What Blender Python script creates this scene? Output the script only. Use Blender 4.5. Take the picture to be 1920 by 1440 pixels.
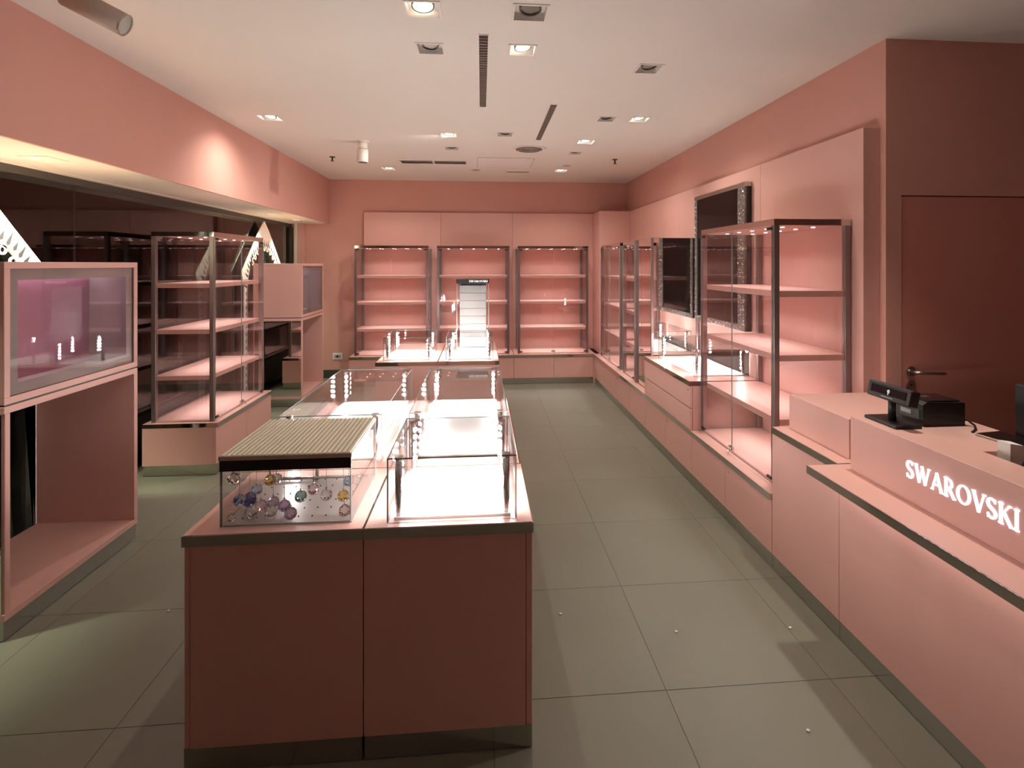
import bpy, bmesh, math, random
from mathutils import Vector, Matrix
random.seed(7)
for o in list(bpy.data.objects): bpy.data.objects.remove(o)
S = bpy.context.scene
COL = S.collection

# ------------------------------------------------------------------ camera
F, CX, HY, HC = 996.0, 986.0, 496.0, 1.60       # focal length px, principal x, horizon y, eye height
TH = math.radians(4.8); CT, ST = math.cos(TH), math.sin(TH)
cd = bpy.data.cameras.new('camera'); cam = bpy.data.objects.new('camera', cd); COL.objects.link(cam)
cd.sensor_fit = 'HORIZONTAL'; cd.sensor_width = 36.0; cd.lens = F/1920*36.0
cd.shift_x = (960-CX)/1920; cd.shift_y = (HY-720)/1920
cd.clip_start = 0.02; cd.clip_end = 60
cam.location = (0, 0, HC); cam.rotation_euler = (math.pi/2, 0, -TH)
S.camera = cam

# ------------------------------------------------------------------ world and exposure
w = bpy.data.worlds.new('world'); S.world = w; w.use_nodes = True
w.node_tree.nodes['Background'].inputs[0].default_value = (1.0, 0.80, 0.68, 1)
w.node_tree.nodes['Background'].inputs[1].default_value = 0.01
S.view_settings.view_transform = 'Standard'; S.view_settings.look = 'None'
S.view_settings.gamma = 1.0; S.view_settings.use_curve_mapping = False
S.view_settings.exposure = 0.35

WINDOW_W = 170.0          # small spots in the shop window soffit
LED_E = 640.0             # LEDs of the glass cases
WARM = (1.0, 0.95, 0.84)
SPOT_K = 0.60            # scale of all ceiling spotlights
SHELF_W = 1.8            # LED bars inside the tall glass cabinets

def ray(x, y):
    u = (x-CX)/F
    return Vector((u*CT+ST, CT-u*ST, (HY-y)/F))
def at_z(x, y, z):
    r = ray(x, y); return Vector((0, 0, HC)) + r*((z-HC)/r.z)
def at_x(x, y, X):
    r = ray(x, y); return Vector((0, 0, HC)) + r*(X/r.x)
def at_y(x, y, Y):
    r = ray(x, y); return Vector((0, 0, HC)) + r*(Y/r.y)

# ------------------------------------------------------------------ materials
MAT = {}
def nodes(name):
    m = bpy.data.materials.new(name); m.use_nodes = True
    MAT[name] = m
    return m, m.node_tree.nodes, m.node_tree.links, m.node_tree.nodes['Principled BSDF']
def surf(name, col, rough=0.5, metal=0.0, var=0.06, scale=3.0, bump=0.0, bscale=60.0, spec=0.5, rvar=0.0):
    m, N, L, P = nodes(name)
    tc = N.new('ShaderNodeTexCoord'); nz = N.new('ShaderNodeTexNoise')
    nz.inputs['Scale'].default_value = scale; nz.inputs['Detail'].default_value = 5
    L.new(tc.outputs['Object'], nz.inputs['Vector'])
    mx = N.new('ShaderNodeMixRGB'); L.new(nz.outputs['Fac'], mx.inputs[0])
    mx.inputs[1].default_value = [c*(1-var) for c in col]+[1]
    mx.inputs[2].default_value = [min(1, c*(1+var)) for c in col]+[1]
    L.new(mx.outputs[0], P.inputs['Base Color'])
    P.inputs['Roughness'].default_value = rough; P.inputs['Metallic'].default_value = metal
    P.inputs['Specular IOR Level'].default_value = spec
    if rvar:
        mr = N.new('ShaderNodeMapRange'); L.new(nz.outputs['Fac'], mr.inputs[0])
        mr.inputs[3].default_value = rough-rvar; mr.inputs[4].default_value = rough+rvar
        L.new(mr.outputs[0], P.inputs['Roughness'])
    if bump:
        n2 = N.new('ShaderNodeTexNoise'); n2.inputs['Scale'].default_value = bscale; n2.inputs['Detail'].default_value = 3
        L.new(tc.outputs['Object'], n2.inputs['Vector'])
        b = N.new('ShaderNodeBump'); b.inputs['Strength'].default_value = bump; b.inputs['Distance'].default_value = 0.002
        L.new(n2.outputs['Fac'], b.inputs['Height']); L.new(b.outputs[0], P.inputs['Normal'])
    return m
def emit(name, col, e):
    m, N, L, P = nodes(name)
    P.inputs['Base Color'].default_value = (*col, 1); P.inputs['Emission Color'].default_value = (*col, 1)
    P.inputs['Emission Strength'].default_value = e
    return m
def glass(name, tint=(1, 1, 1), ior=1.5, rough=0.0, gain=1.0):
    m = bpy.data.materials.new(name); m.use_nodes = True; MAT[name] = m
    N, L = m.node_tree.nodes, m.node_tree.links; N.clear()
    out = N.new('ShaderNodeOutputMaterial'); mix = N.new('ShaderNodeMixShader')
    tr = N.new('ShaderNodeBsdfTransparent'); tr.inputs[0].default_value = (*tint, 1)
    gl = N.new('ShaderNodeBsdfGlossy'); gl.inputs['Roughness'].default_value = rough
    fr = N.new('ShaderNodeFresnel'); fr.inputs[0].default_value = ior
    mu = N.new('ShaderNodeMath'); mu.operation = 'MULTIPLY'; mu.use_clamp = True; mu.inputs[1].default_value = gain
    ge = N.new('ShaderNodeNewGeometry'); im = N.new('ShaderNodeMapRange')      # thin plate: same reflectance on both faces
    im.inputs[3].default_value = ior; im.inputs[4].default_value = 1.0/ior
    L.new(ge.outputs['Backfacing'], im.inputs[0]); L.new(im.outputs[0], fr.inputs[0])
    L.new(fr.outputs[0], mu.inputs[0]); L.new(mu.outputs[0], mix.inputs[0])
    L.new(tr.outputs[0], mix.inputs[1]); L.new(gl.outputs[0], mix.inputs[2]); L.new(mix.outputs[0], out.inputs[0])
    return m
def crystal(name, tint):
    m, N, L, P = nodes(name)
    P.inputs['Base Color'].default_value = (*tint, 1); P.inputs['Transmission Weight'].default_value = 1.0
    P.inputs['Roughness'].default_value = 0.02; P.inputs['IOR'].default_value = 1.9
    P.inputs['Thin Film Thickness'].default_value = 430; P.inputs['Thin Film IOR'].default_value = 2.0
    return m

PINK = (0.665, 0.375, 0.32)
surf('pink_wall', (0.64, 0.335, 0.275), 0.75, var=0.03, bump=0.10, bscale=120)
surf('pink', PINK, 0.42, var=0.025, scale=1.5, bump=0.03, bscale=200)
surf('pink_door', (0.60, 0.26, 0.21), 0.55, var=0.03)
surf('pink_cool_lit', (0.50, 0.23, 0.32), 0.5, var=0.03)  # pink panel with the tint of the cool LED light put into its colour
surf('ceiling', (0.80, 0.765, 0.70), 0.9, var=0.02, bump=0.05)
surf('trim_cream', (0.80, 0.74, 0.62), 0.7, var=0.02)
surf('tile', (0.187, 0.183, 0.138), 0.42, var=0.10, scale=2.2, bump=0.06, bscale=40, rvar=0.08)
surf('grout', (0.145, 0.14, 0.108), 0.9)
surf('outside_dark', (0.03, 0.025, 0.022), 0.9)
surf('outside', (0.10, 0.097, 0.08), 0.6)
surf('mirror', (0.62, 0.60, 0.57), 0.06, metal=1.0, var=0.02)
surf('silver_mirror', (0.80, 0.76, 0.74), 0.015, metal=1.0, var=0.0)
surf('kick', (0.50, 0.49, 0.44), 0.16, metal=1.0, var=0.03)
surf('post', (0.30, 0.235, 0.225), 0.35, metal=0.7, var=0.04)
surf('chrome', (0.75, 0.74, 0.73), 0.12, metal=1.0, var=0.02)
surf('steel', (0.55, 0.52, 0.48), 0.3, metal=1.0, var=0.04)
surf('dark_frame', (0.06, 0.055, 0.045), 0.4, var=0.05)
surf('black', (0.012, 0.011, 0.012), 0.35, var=0.1)
surf('screen', (0.012, 0.007, 0.007), 0.06, var=0.0, spec=0.25)
surf('glitter', (0.20, 0.17, 0.155), 0.35, metal=0.5, var=0.6, scale=45, bump=0.9, bscale=70)
surf('white', (0.82, 0.80, 0.78), 0.45, var=0.02)
surf('white_lamp', (0.80, 0.75, 0.69), 0.4, var=0.02)
surf('lamp_body', (0.50, 0.40, 0.34), 0.5, var=0.03)
surf('lens_off', (0.22, 0.19, 0.17), 0.38, metal=0.6)
surf('lens_tube', (0.55, 0.62, 0.56), 0.15, metal=0.3)
surf('cream_slat', (0.78, 0.72, 0.58), 0.55, var=0.05)
surf('slat_gap', (0.62, 0.55, 0.42), 0.6)
surf('frost', (0.36, 0.30, 0.28), 0.35, var=0.02)
surf('board_white', (0.86, 0.84, 0.80), 0.5, var=0.01)
surf('board_dark', (0.035, 0.03, 0.035), 0.5)
surf('vent_dark', (0.12, 0.09, 0.08), 0.7)
surf('vent_grey', (0.36, 0.29, 0.25), 0.6)
surf('paper', (0.74, 0.70, 0.66), 0.8)
surf('lime', (0.35, 0.45, 0.06), 0.5)
surf('stand_grey', (0.40, 0.385, 0.38), 0.45, var=0.02)
surf('dust', (0.75, 0.72, 0.64), 0.8)
surf('glass_edge', (0.30, 0.33, 0.32), 0.15, var=0.02)
glass('glass'); glass('glass_pane', (0.55, 0.53, 0.50), 1.5, 0.0, 1.5)
glass('glass_door', (0.97, 0.95, 0.95)); 
emit('led', (1.0, 0.96, 0.94), LED_E)
emit('lamp_on', (1.0, 0.95, 0.86), 30.0)
emit('lamp_weak', (1.0, 0.90, 0.86), 3.0)
emit('lamp_soft', (0.95, 1.0, 0.8), 4.0)
emit('strip', (1.0, 0.90, 0.82), 8.0)
emit('strip_cool', (0.98, 0.86, 1.0), 8.0)
emit('letters', (0.95, 0.90, 1.0), 1.1)
emit('letters_small', (0.95, 0.92, 0.92), 0.7)
for nm, t in dict(clear=(0.96, 0.95, 0.96), navy=(0.10, 0.10, 0.42), sky=(0.55, 0.75, 0.98), violet=(0.68, 0.48, 0.85),
                  mauve=(0.60, 0.45, 0.58), teal=(0.35, 0.62, 0.62), amber=(0.95, 0.68, 0.22), rose=(0.93, 0.72, 0.72)).items():
    crystal('cr_'+nm, t)

# ------------------------------------------------------------------ mesh helpers
class MB:
    def __init__(s): s.bm = bmesh.new(); s.mi = 0
    def box(s, x0, x1, y0, y1, z0, z1, mi=0, bev=0.0):
        vs = [s.bm.verts.new(p) for p in ((x0,y0,z0),(x1,y0,z0),(x1,y1,z0),(x0,y1,z0),(x0,y0,z1),(x1,y0,z1),(x1,y1,z1),(x0,y1,z1))]
        fs = []
        for q in ((0,3,2,1),(4,5,6,7),(0,1,5,4),(1,2,6,5),(2,3,7,6),(3,0,4,7)):
            f = s.bm.faces.new([vs[i] for i in q]); f.material_index = mi; fs.append(f)
        if bev:
            es = list({e for f in fs for e in f.edges})
            r = bmesh.ops.bevel(s.bm, geom=es, offset=bev, segments=1, affect='EDGES', material=-1)
        return s
    def pane(s, x0, x1, y0, y1, z0, z1):
        """thin glass plate: the two big faces get slot 0, the four narrow edges slot 1"""
        d = [x1-x0, y1-y0, z1-z0]; ax = d.index(min(d)); n0 = len(s.bm.faces)
        s.box(x0, x1, y0, y1, z0, z1); s.bm.faces.ensure_lookup_table()
        for f in s.bm.faces[n0:]:
            f.normal_update()
            f.material_index = 0 if abs(f.normal[ax]) > 0.5 else 1
        return s
    def tube(s, pts, r, n=10, caps=True, mi=0):
        pts = [Vector(p) for p in pts]; rs = r if isinstance(r, (list, tuple)) else [r]*len(pts)
        rings = []; ref = None
        for i, p in enumerate(pts):
            t = (pts[min(i+1, len(pts)-1)]-pts[max(i-1, 0)]).normalized()
            if ref is None: ref = Vector((1,0,0)) if abs(t.x) < 0.8 else Vector((0,1,0))
            a = t.cross(ref).normalized(); b = t.cross(a); ref = -b if False else ref
            rings.append([s.bm.verts.new(p+(a*math.cos(2*math.pi*k/n)+b*math.sin(2*math.pi*k/n))*rs[i]) for k in range(n)])
        for i in range(len(rings)-1):
            for k in range(n):
                f = s.bm.faces.new((rings[i][k], rings[i][(k+1)%n], rings[i+1][(k+1)%n], rings[i+1][k])); f.material_index = mi; f.smooth = True
        if caps:
            s.bm.faces.new(rings[0][::-1]).material_index = mi; s.bm.faces.new(rings[-1]).material_index = mi
        return s
    def disc(s, c, nrm, r, n=16, mi=0):
        c = Vector(c); q = Vector(nrm).normalized().to_track_quat('Z', 'Y').to_matrix()
        f = s.bm.faces.new([s.bm.verts.new(c+q@Vector((r*math.cos(2*math.pi*k/n), r*math.sin(2*math.pi*k/n), 0))) for k in range(n)])
        f.material_index = mi; return s
    def ring(s, c, nrm, r0, r1, h, n=24, mi=0):
        """flat ring with height h along nrm"""
        c = Vector(c); q = Vector(nrm).normalized().to_track_quat('Z', 'Y').to_matrix()
        V = []
        for k in range(n):
            a = 2*math.pi*k/n; d = Vector((math.cos(a), math.sin(a), 0))
            V.append([s.bm.verts.new(c+q@(d*rr+Vector((0, 0, zz)))) for rr, zz in ((r0,0),(r1,0),(r1,h),(r0,h))])
        for k in range(n):
            A, B_ = V[k], V[(k+1)%n]
            for i in range(4):
                f = s.bm.faces.new((A[i], B_[i], B_[(i+1)%4], A[(i+1)%4])); f.material_index = mi
        return s
    def prism(s, poly, d, axis='x', mi=0):
        """poly of (a,b) extruded between d[0] and d[1]; axis x: a->y b->z ; axis y: a->x b->z ; axis z: a->x b->y"""
        def P(a, b, t): return {'x': (t, a, b), 'y': (a, t, b), 'z': (a, b, t)}[axis]
        A = [s.bm.verts.new(P(a, b, d[0])) for a, b in poly]; B_ = [s.bm.verts.new(P(a, b, d[1])) for a, b in poly]
        n = len(poly)
        fs = [s.bm.faces.new(A[::-1]), s.bm.faces.new(B_)]
        for i in range(n): fs.append(s.bm.faces.new((A[i], A[(i+1)%n], B_[(i+1)%n], B_[i])))
        for f in fs: f.material_index = mi
        return s
    def make(s, name, mats, parent=None, loc=None, recalc=True):
        if recalc: bmesh.ops.recalc_face_normals(s.bm, faces=s.bm.faces)
        me = bpy.data.meshes.new(name); s.bm.to_mesh(me); s.bm.free()
        for m in ([mats] if isinstance(mats, str) else mats): me.materials.append(MAT[m])
        o = bpy.data.objects.new(name, me); COL.objects.link(o)
        if parent: o.parent = parent
        if loc is not None: o.location = loc
        return o
def box(name, mat, parent, x0, x1, y0, y1, z0, z1, bev=0.0015):
    return MB().box(min(x0,x1), max(x0,x1), min(y0,y1), max(y0,y1), min(z0,z1), max(z0,z1), bev=bev).make(name, mat, parent)
def tag(o, label, cat, group=None):
    o['label'] = label; o['category'] = cat
    if group: o['group'] = group
    return o
def thing(name, label, cat, loc, rz=0.0, group=None):
    o = bpy.data.objects.new(name, None); COL.objects.link(o); o.empty_display_size = 0.1
    o.location = loc; o.rotation_euler = (0, 0, rz)
    return tag(o, label, cat, group)
def struct(o, label=None):
    o['kind'] = 'structure'
    if label: o['label'] = label
    return o
def copy_of(o, parent, name=None, loc=None, rot=None):
    c = o.copy(); COL.objects.link(c); c.parent = parent
    if loc is not None: c.location = loc
    if rot is not None: c.rotation_euler = rot
    return c
def lamp_spot(name, loc, direction, power, size_deg, blend=0.6, col=WARM, radius=0.035, parent=None):
    d = bpy.data.lights.new(name, 'SPOT'); d.energy = power; d.color = col; d.spot_size = math.radians(size_deg)
    d.spot_blend = blend; d.shadow_soft_size = radius
    o = bpy.data.objects.new(name, d); COL.objects.link(o)
    o.location = loc; o.rotation_euler = Vector(direction).to_track_quat('-Z', 'Y').to_euler()
    if parent: o.parent = parent
    return o

# ------------------------------------------------------------------ dimensions
H = 2.80; YB = 7.70; XR = 2.14; XG = -2.66; XBH = -2.13; ZBH = 2.175; YD = 2.65
YP = 7.62; XP = 2.045; ZT = 0.395; ZF = 2.336; ZI = 0.75; XF = 1.521; MOD = 1.077

# ================================================================== THE SETTING
# floor: slab with recessed joints and one object per tile
fl = struct(box('floor', 'grout', None, XG, 4.6, -1.4, YB+0.12, -0.06, -0.002, bev=0), 'grey-green stone tiled shop floor')
T = 0.65; J = 0.0010
tile_cache = {}
xs = [0.692+T*k for k in range(-7, 8)]; ys = [2.596+T*k for k in range(-7, 9)]
for i in range(len(xs)-1):
    for j in range(len(ys)-1):
        x0, x1 = max(xs[i], XG+0.02), min(xs[i+1], 4.6); y0, y1 = max(ys[j], -1.4), min(ys[j+1], YB+0.1)
        if x1-x0 < 0.05 or y1-y0 < 0.05: continue
        if x0 > XR and y0 > YD: continue
        key = (round(x1-x0, 3), round(y1-y0, 3))
        if key not in tile_cache:
            hx, hy = (x1-x0)/2-J, (y1-y0)/2-J
            tile_cache[key] = MB().box(-hx, hx, -hy, hy, -0.002, 0.0, bev=0.0006).make('tile', 'tile', fl, ((x0+x1)/2, (y0+y1)/2, 0))
        else:
            copy_of(tile_cache[key], fl, loc=((x0+x1)/2, (y0+y1)/2, 0))
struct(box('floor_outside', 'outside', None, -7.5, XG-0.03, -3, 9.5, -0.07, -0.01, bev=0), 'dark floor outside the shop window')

struct(box('wall_light_block', 'outside_dark', None, -7.6, -7.5, -3, 9.5, -0.01, 3.3, bev=0), 'dark screen outside the shop window, added to keep light out')  # added enclosure: stops world light coming in past the shop window
struct(box('ceiling_light_block', 'outside_dark', None, -7.5, XG-0.03, -3, 9.5, 3.2, 3.3, bev=0), 'dark cover above the outside floor, added to keep light out')  # added lid of the enclosure, blocks world light from above
struct(box('wall_light_block_end', 'outside_dark', None, -7.5, XG-0.05, 9.4, 9.5, -0.01, 3.2, bev=0), 'dark end screen outside, added to keep light out')  # added end of the enclosure, blocks world light from the far side
# ceiling recesses for downlights, grilles and slots: (x0,x1,y0,y1)
HOLES = []
def sq(px, py, s):
    p = at_z(px, py, H); return (p.x, p.y, s)
LAMPS = [  # px, py, side, watts (0 = unlit), label, tilt (dx,dy), beam angle
    (793, 18, 0.165, 48, 'nearest bright square downlight, above the front glass cases', (0.05, 0.1), 135),
    (994, 24, 0.165, 0, 'unlit square downlight at top, right of the nearest bright downlight', (0.0, 0.1), 0),
    (807, 91, 0.150, 0, 'unlit square downlight left of the long ceiling air slot', (0.0, 0.1), 0),
    (979, 94, 0.150, 52, 'bright square downlight right of the long ceiling air slot', (0.4, 0.15), 130),
    (1216, 129, 0.150, 0, 'unlit square downlight standing alone near the right wall', (0.1, 0.1), 0),
    (507, 221, 0.165, 60, 'glaring square downlight washing the left bulkhead wall', (-0.15, 0.1), 135),
    (1137, 223, 0.145, 0, 'unlit square downlight left of the bright one by the right wall', (0.1, 0.1), 0),
    (1198, 224, 0.150, 60, 'bright square downlight closest to the right wall', (0.3, -0.1), 115),
    (842, 253, 0.150, 115, 'bright square downlight over the aisle left of the far display island', (-0.8, 0.5), 125),
    (947, 252, 0.145, 0, 'unlit square downlight left of the slanted ceiling air slot', (0.0, 0.1), 0),
    (847, 278, 0.145, 0, 'unlit pale square downlight behind the bright one over the aisle', (0.0, 0.3), 0),
    (1098, 266, 0.165, 100, 'glaring square downlight right of the round ceiling vent', (0.3, 0.35), 125),
    (1078, 287, 0.130, 0, 'small unlit square downlight right of the round ceiling vent', (0.0, 0.1), 0),
    (936, 300, 0.145, 90, 'small bright square downlight in front of the ceiling hatch', (-0.05, 0.35), 125),
    (729, 316, 0.165, 52, 'glaring square downlight left of the wide ceiling grille near the back wall', (0, 0.1), 120),
    (892, 319, 0.130, 0, 'small unlit square downlight in front of the middle back cabinet', (0.0, 0.1), 0),
    (1051, 320, 0.165, 52, 'glaring square downlight in front of the right back cabinet', (0, 0.1), 120),
    (1062, 311, 0.105, 0, 'small unlit square downlight just before the glaring one at the back right', (0.0, 0.1), 0),
]
LP = []
for px, py, s, lit, lab, tilt, beam in LAMPS:
    p = at_z(px, py, H); LP.append((p.x, p.y, s, lit, lab, tilt, beam))
# downlights over the cash desk and the near aisle, just outside the picture
LP.append((1.75, 2.15, 0.165, 130, 'square downlight above the cash desk beside the door', (-0.05, -0.15), 80))
for x, y, s, *_ in LP: HOLES.append((x-s/2+0.008, x+s/2-0.008, y-s/2+0.008, y+s/2-0.008))
SLOTS = [(0.012, 0.048, 2.78, 4.05, 34, 'long straight air slot in the ceiling above the front island'),
         (0.545, 0.048, 3.95, 5.08, 30, 'short air slot in the ceiling beside the round vent')]
for x, wd, y0, y1, n, lab in SLOTS: HOLES.append((x-wd/2, x+wd/2, y0, y1))
GR = (-0.95, -0.16, 6.17, 6.40); HOLES.append((GR[0]+0.02, GR[1]-0.02, GR[2]+0.02, GR[3]-0.02))
VC = at_z(992, 279, H); VR = 0.175

ce = MB()
gx = sorted({-2.25, 4.6, VC.x, *[v for h in HOLES for v in h[:2]]}); gy = sorted({-1.4, YB+0.1, *[v for h in HOLES for v in h[2:]]})
cv = {}
def CVt(i, j):
    if (i, j) not in cv: cv[i, j] = ce.bm.verts.new((gx[i], gy[j], H))
    return cv[i, j]
for i in range(len(gx)-1):
    for j in range(len(gy)-1):
        mx, my = (gx[i]+gx[i+1])/2, (gy[j]+gy[j+1])/2
        if any(h[0] < mx < h[1] and h[2] < my < h[3] for h in HOLES): continue
        ce.bm.faces.new((CVt(i, j), CVt(i, j+1), CVt(i+1, j+1), CVt(i+1, j)))
ce.box(-2.25, 4.6, -1.4, YB+0.1, H+0.16, H+0.2)
ceil_ = struct(ce.make('ceiling', 'ceiling', None, recalc=False), 'warm white plaster ceiling')

# walls
wb = struct(box('wall_back', 'pink_wall', None, XG-0.05, XR+0.1, YB, YB+0.1, 0, H, bev=0), 'pink painted back wall')
x_s = [-1.645, -0.572, 0.447, 1.62]
for i in range(3):
    box('panel', 'pink', wb, x_s[i]+0.0015, x_s[i+1]-0.0015, YP, YB, ZT-0.02, ZF)
box('corner_boxing', 'pink', wb, 1.62, XP+0.02, 7.19, YB, ZT-0.02, ZF)
bb = struct(box('baseboard_back', 'dark_frame', None, -2.50, -1.72, YB-0.014, YB, 0, 0.115), 'dark skirting along the back wall')
wr = struct(box('wall_right', 'pink_wall', None, XR, XR+0.1, YD+0.1, YB, 0, H, bev=0), 'pink painted right wall')
yy = [2.69, 3.747, 4.824, 5.36, 5.90, 6.98, 7.19]
for i in range(len(yy)-1):
    box('panel', 'pink', wr, XP, XR, yy[i]+0.0015, yy[i+1]-0.0015, ZT-0.02, ZF)
wd_ = MB()
dx0 = at_y(1690, 500, YD).x; dz1 = at_y(1800, 367, YD).z; dx1 = dx0+0.92
wd_.box(XR, dx0, YD, YD+0.1, 0, H).box(dx1, 4.6, YD, YD+0.1, 0, H).box(dx0, dx1, YD, YD+0.1, dz1, H)
struct(wd_.make('wall_front_right', 'pink_wall'), 'pink wall with the flush door behind the cash desk')
dr = struct(box('door_1', 'pink_door', None, dx0+0.004, dx1-0.004, YD+0.006, YD+0.05, 0.008, dz1-0.005), 'flush pink door with a lever handle')
hp = at_y(1708, 696, YD)
h = MB(); h.ring((hp.x, YD-0.004, hp.z), (0, 1, 0), 0.0, 0.026, 0.010, 20)
h.tube([(hp.x, YD+0.004, hp.z), (hp.x, YD-0.045, hp.z), (hp.x+0.02, YD-0.055, hp.z), (hp.x+0.145, YD-0.055, hp.z-0.004)], 0.009, 10)
h.make('handle', 'steel', dr)
lk = MB(); lk.ring((hp.x, YD-0.004, hp.z-0.073), (0, 1, 0), 0.007, 0.025, 0.010, 20); lk.make('lock_rose', 'steel', dr)
lk2 = MB(); lk2.disc((hp.x, YD+0.001, hp.z-0.073), (0, -1, 0), 0.0075); lk2.make('keyhole', 'black', dr)

# left bulkhead, soffit, window
wl = struct(box('wall_left', 'pink_wall', None, XBH-0.02, XBH, -1.4, YB, ZBH, H, bev=0), 'pink bulkhead wall above the shop window')
box('soffit', 'trim_cream', wl, XG-0.02, XBH-0.02, -1.4, YB, ZBH+0.075, ZBH+0.10, bev=0)
SOFY = (2.25, 3.09, 6.25, 7.05); XS = XBH-0.235
ed = [-1.4]+[v for y in SOFY for v in (y-0.045, y+0.045)]+[YB]
sf = MB()
for k in range(0, len(ed), 2): sf.box(XG+0.055, XBH-0.02, ed[k], ed[k+1], ZBH, ZBH+0.075)
for y in SOFY: sf.box(XG+0.055, XS-0.045, y-0.045, y+0.045, ZBH, ZBH+0.075).box(XS+0.045, XBH-0.02, y-0.045, y+0.045, ZBH, ZBH+0.075)
sf.make('soffit_edge', 'trim_cream', wl)
box('soffit_step', 'trim_cream', wl, XG-0.0, XG+0.055, -1.4, YB, ZBH-0.008, ZBH+0.075)
wn = struct(box('window_1', 'dark_frame', None, XG-0.05, XG+0.01, -1.4, YB, ZBH-0.055, ZBH-0.008), 'dark shop window glazing along the left side')
box('bottom_rail', 'steel', wn, XG-0.03, XG+0.03, -1.4, YB, 0, 0.03)
box('end_post', 'dark_frame', wn, XG-0.03, XG+0.03, YB-0.06, YB-0.001, 0.03, ZBH-0.055)
py = [-1.4, 0.3, 2.0, 3.72, 5.72, YB-0.06]
for i in range(5):
    MB().pane(XG-0.006, XG+0.006, py[i]+0.002, py[i+1]-0.002, 0.03, ZBH-0.055).make('pane', ['glass_pane', 'dark_frame'], wn)
tr = struct(box('trim_1', 'pink', None, XG+0.06, -2.46, YB-0.045, YB, 0, ZBH), 'pink jamb between the shop window and the back wall')
box('edge_bead', 'trim_cream', tr, XG+0.06, XG+0.10, YB-0.052, YB-0.045, 0, ZBH)

struct(box('wall_front_bounce', 'pink_wall', None, XG, 4.6, -1.5, -1.4, 0, H, bev=0), 'unseen pink wall behind the viewer, added to bounce light')  # out of view, added to throw pink bounce light onto the island fronts
struct(box('wall_right_near', 'pink_wall', None, 4.5, 4.6, -1.4, YD, 0, H, bev=0), 'pink wall beyond the cash desk')
# wall socket
sp = at_y(633, 668, YB)
so = thing('wall_socket', 'white wall socket plate low on the back wall beside the left back cabinet', 'socket', (sp.x, YB, sp.z))
box('plate', 'white', so, -0.068, 0.068, -0.010, 0, -0.044, 0.044, bev=0.003)
box('inset', 'stand_grey', so, -0.045, 0.045, -0.013, -0.010, -0.024, 0.024, bev=0.001)
MB().ring((0, -0.0135, 0), (0, -1, 0), 0.0, 0.016, 0.001, 14).make('hole', 'black', so)

# ================================================================== FURNITURE BUILDERS (local: width x, front at y=0 facing -y)
def top_with_band(t, x0, x1, y0, y1, z1, th=0.034, mat='pink', b=0.004, name='top'):
    box(name, mat, t, x0+b, x1-b, y0+b, y1-b, z1-th, z1, bev=0.0)
    m = MB()
    m.box(x0, x1, y0, y0+b, z1-th, z1-0.0015); m.box(x0, x1, y1-b, y1, z1-th, z1-0.0015)
    m.box(x0, x0+b, y0+b, y1-b, z1-th, z1-0.0015); m.box(x1-b, x1, y0+b, y1-b, z1-th, z1-0.0015)
    m.make('edge_band', 'mirror', t)
def door_lock(parent, x, y, z):
    MB().ring((x, y, z), (0, -1, 0), 0.0, 0.008, 0.004, 12).make('lock', 'steel', parent)
def base_cabinet(label, loc, rz, W, D=0.53, doors=2, lockdoor=1, group='low pink base cabinets'):
    t = thing('base_cabinet', label, 'cabinet', loc, rz, group)
    h = W/2
    box('body', 'pink', t, -h+0.001, h-0.001, 0.020, D, 0.078, ZT-0.031)
    box('kick_plate', 'kick', t, -h, h, 0.004, D-0.01, 0.004, 0.078, bev=0)
    for k in range(doors):
        a = -h+W*k/doors; b = -h+W*(k+1)/doors
        d = box('door', 'pink', t, a+0.0018, b-0.0018, 0.0, 0.019, 0.080, ZT-0.036)
        if k == lockdoor: door_lock(d, a+0.045, 0.0, ZT-0.075)
    top_with_band(t, -h, h, -0.012, D, ZT, 0.032)
    return t
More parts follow.
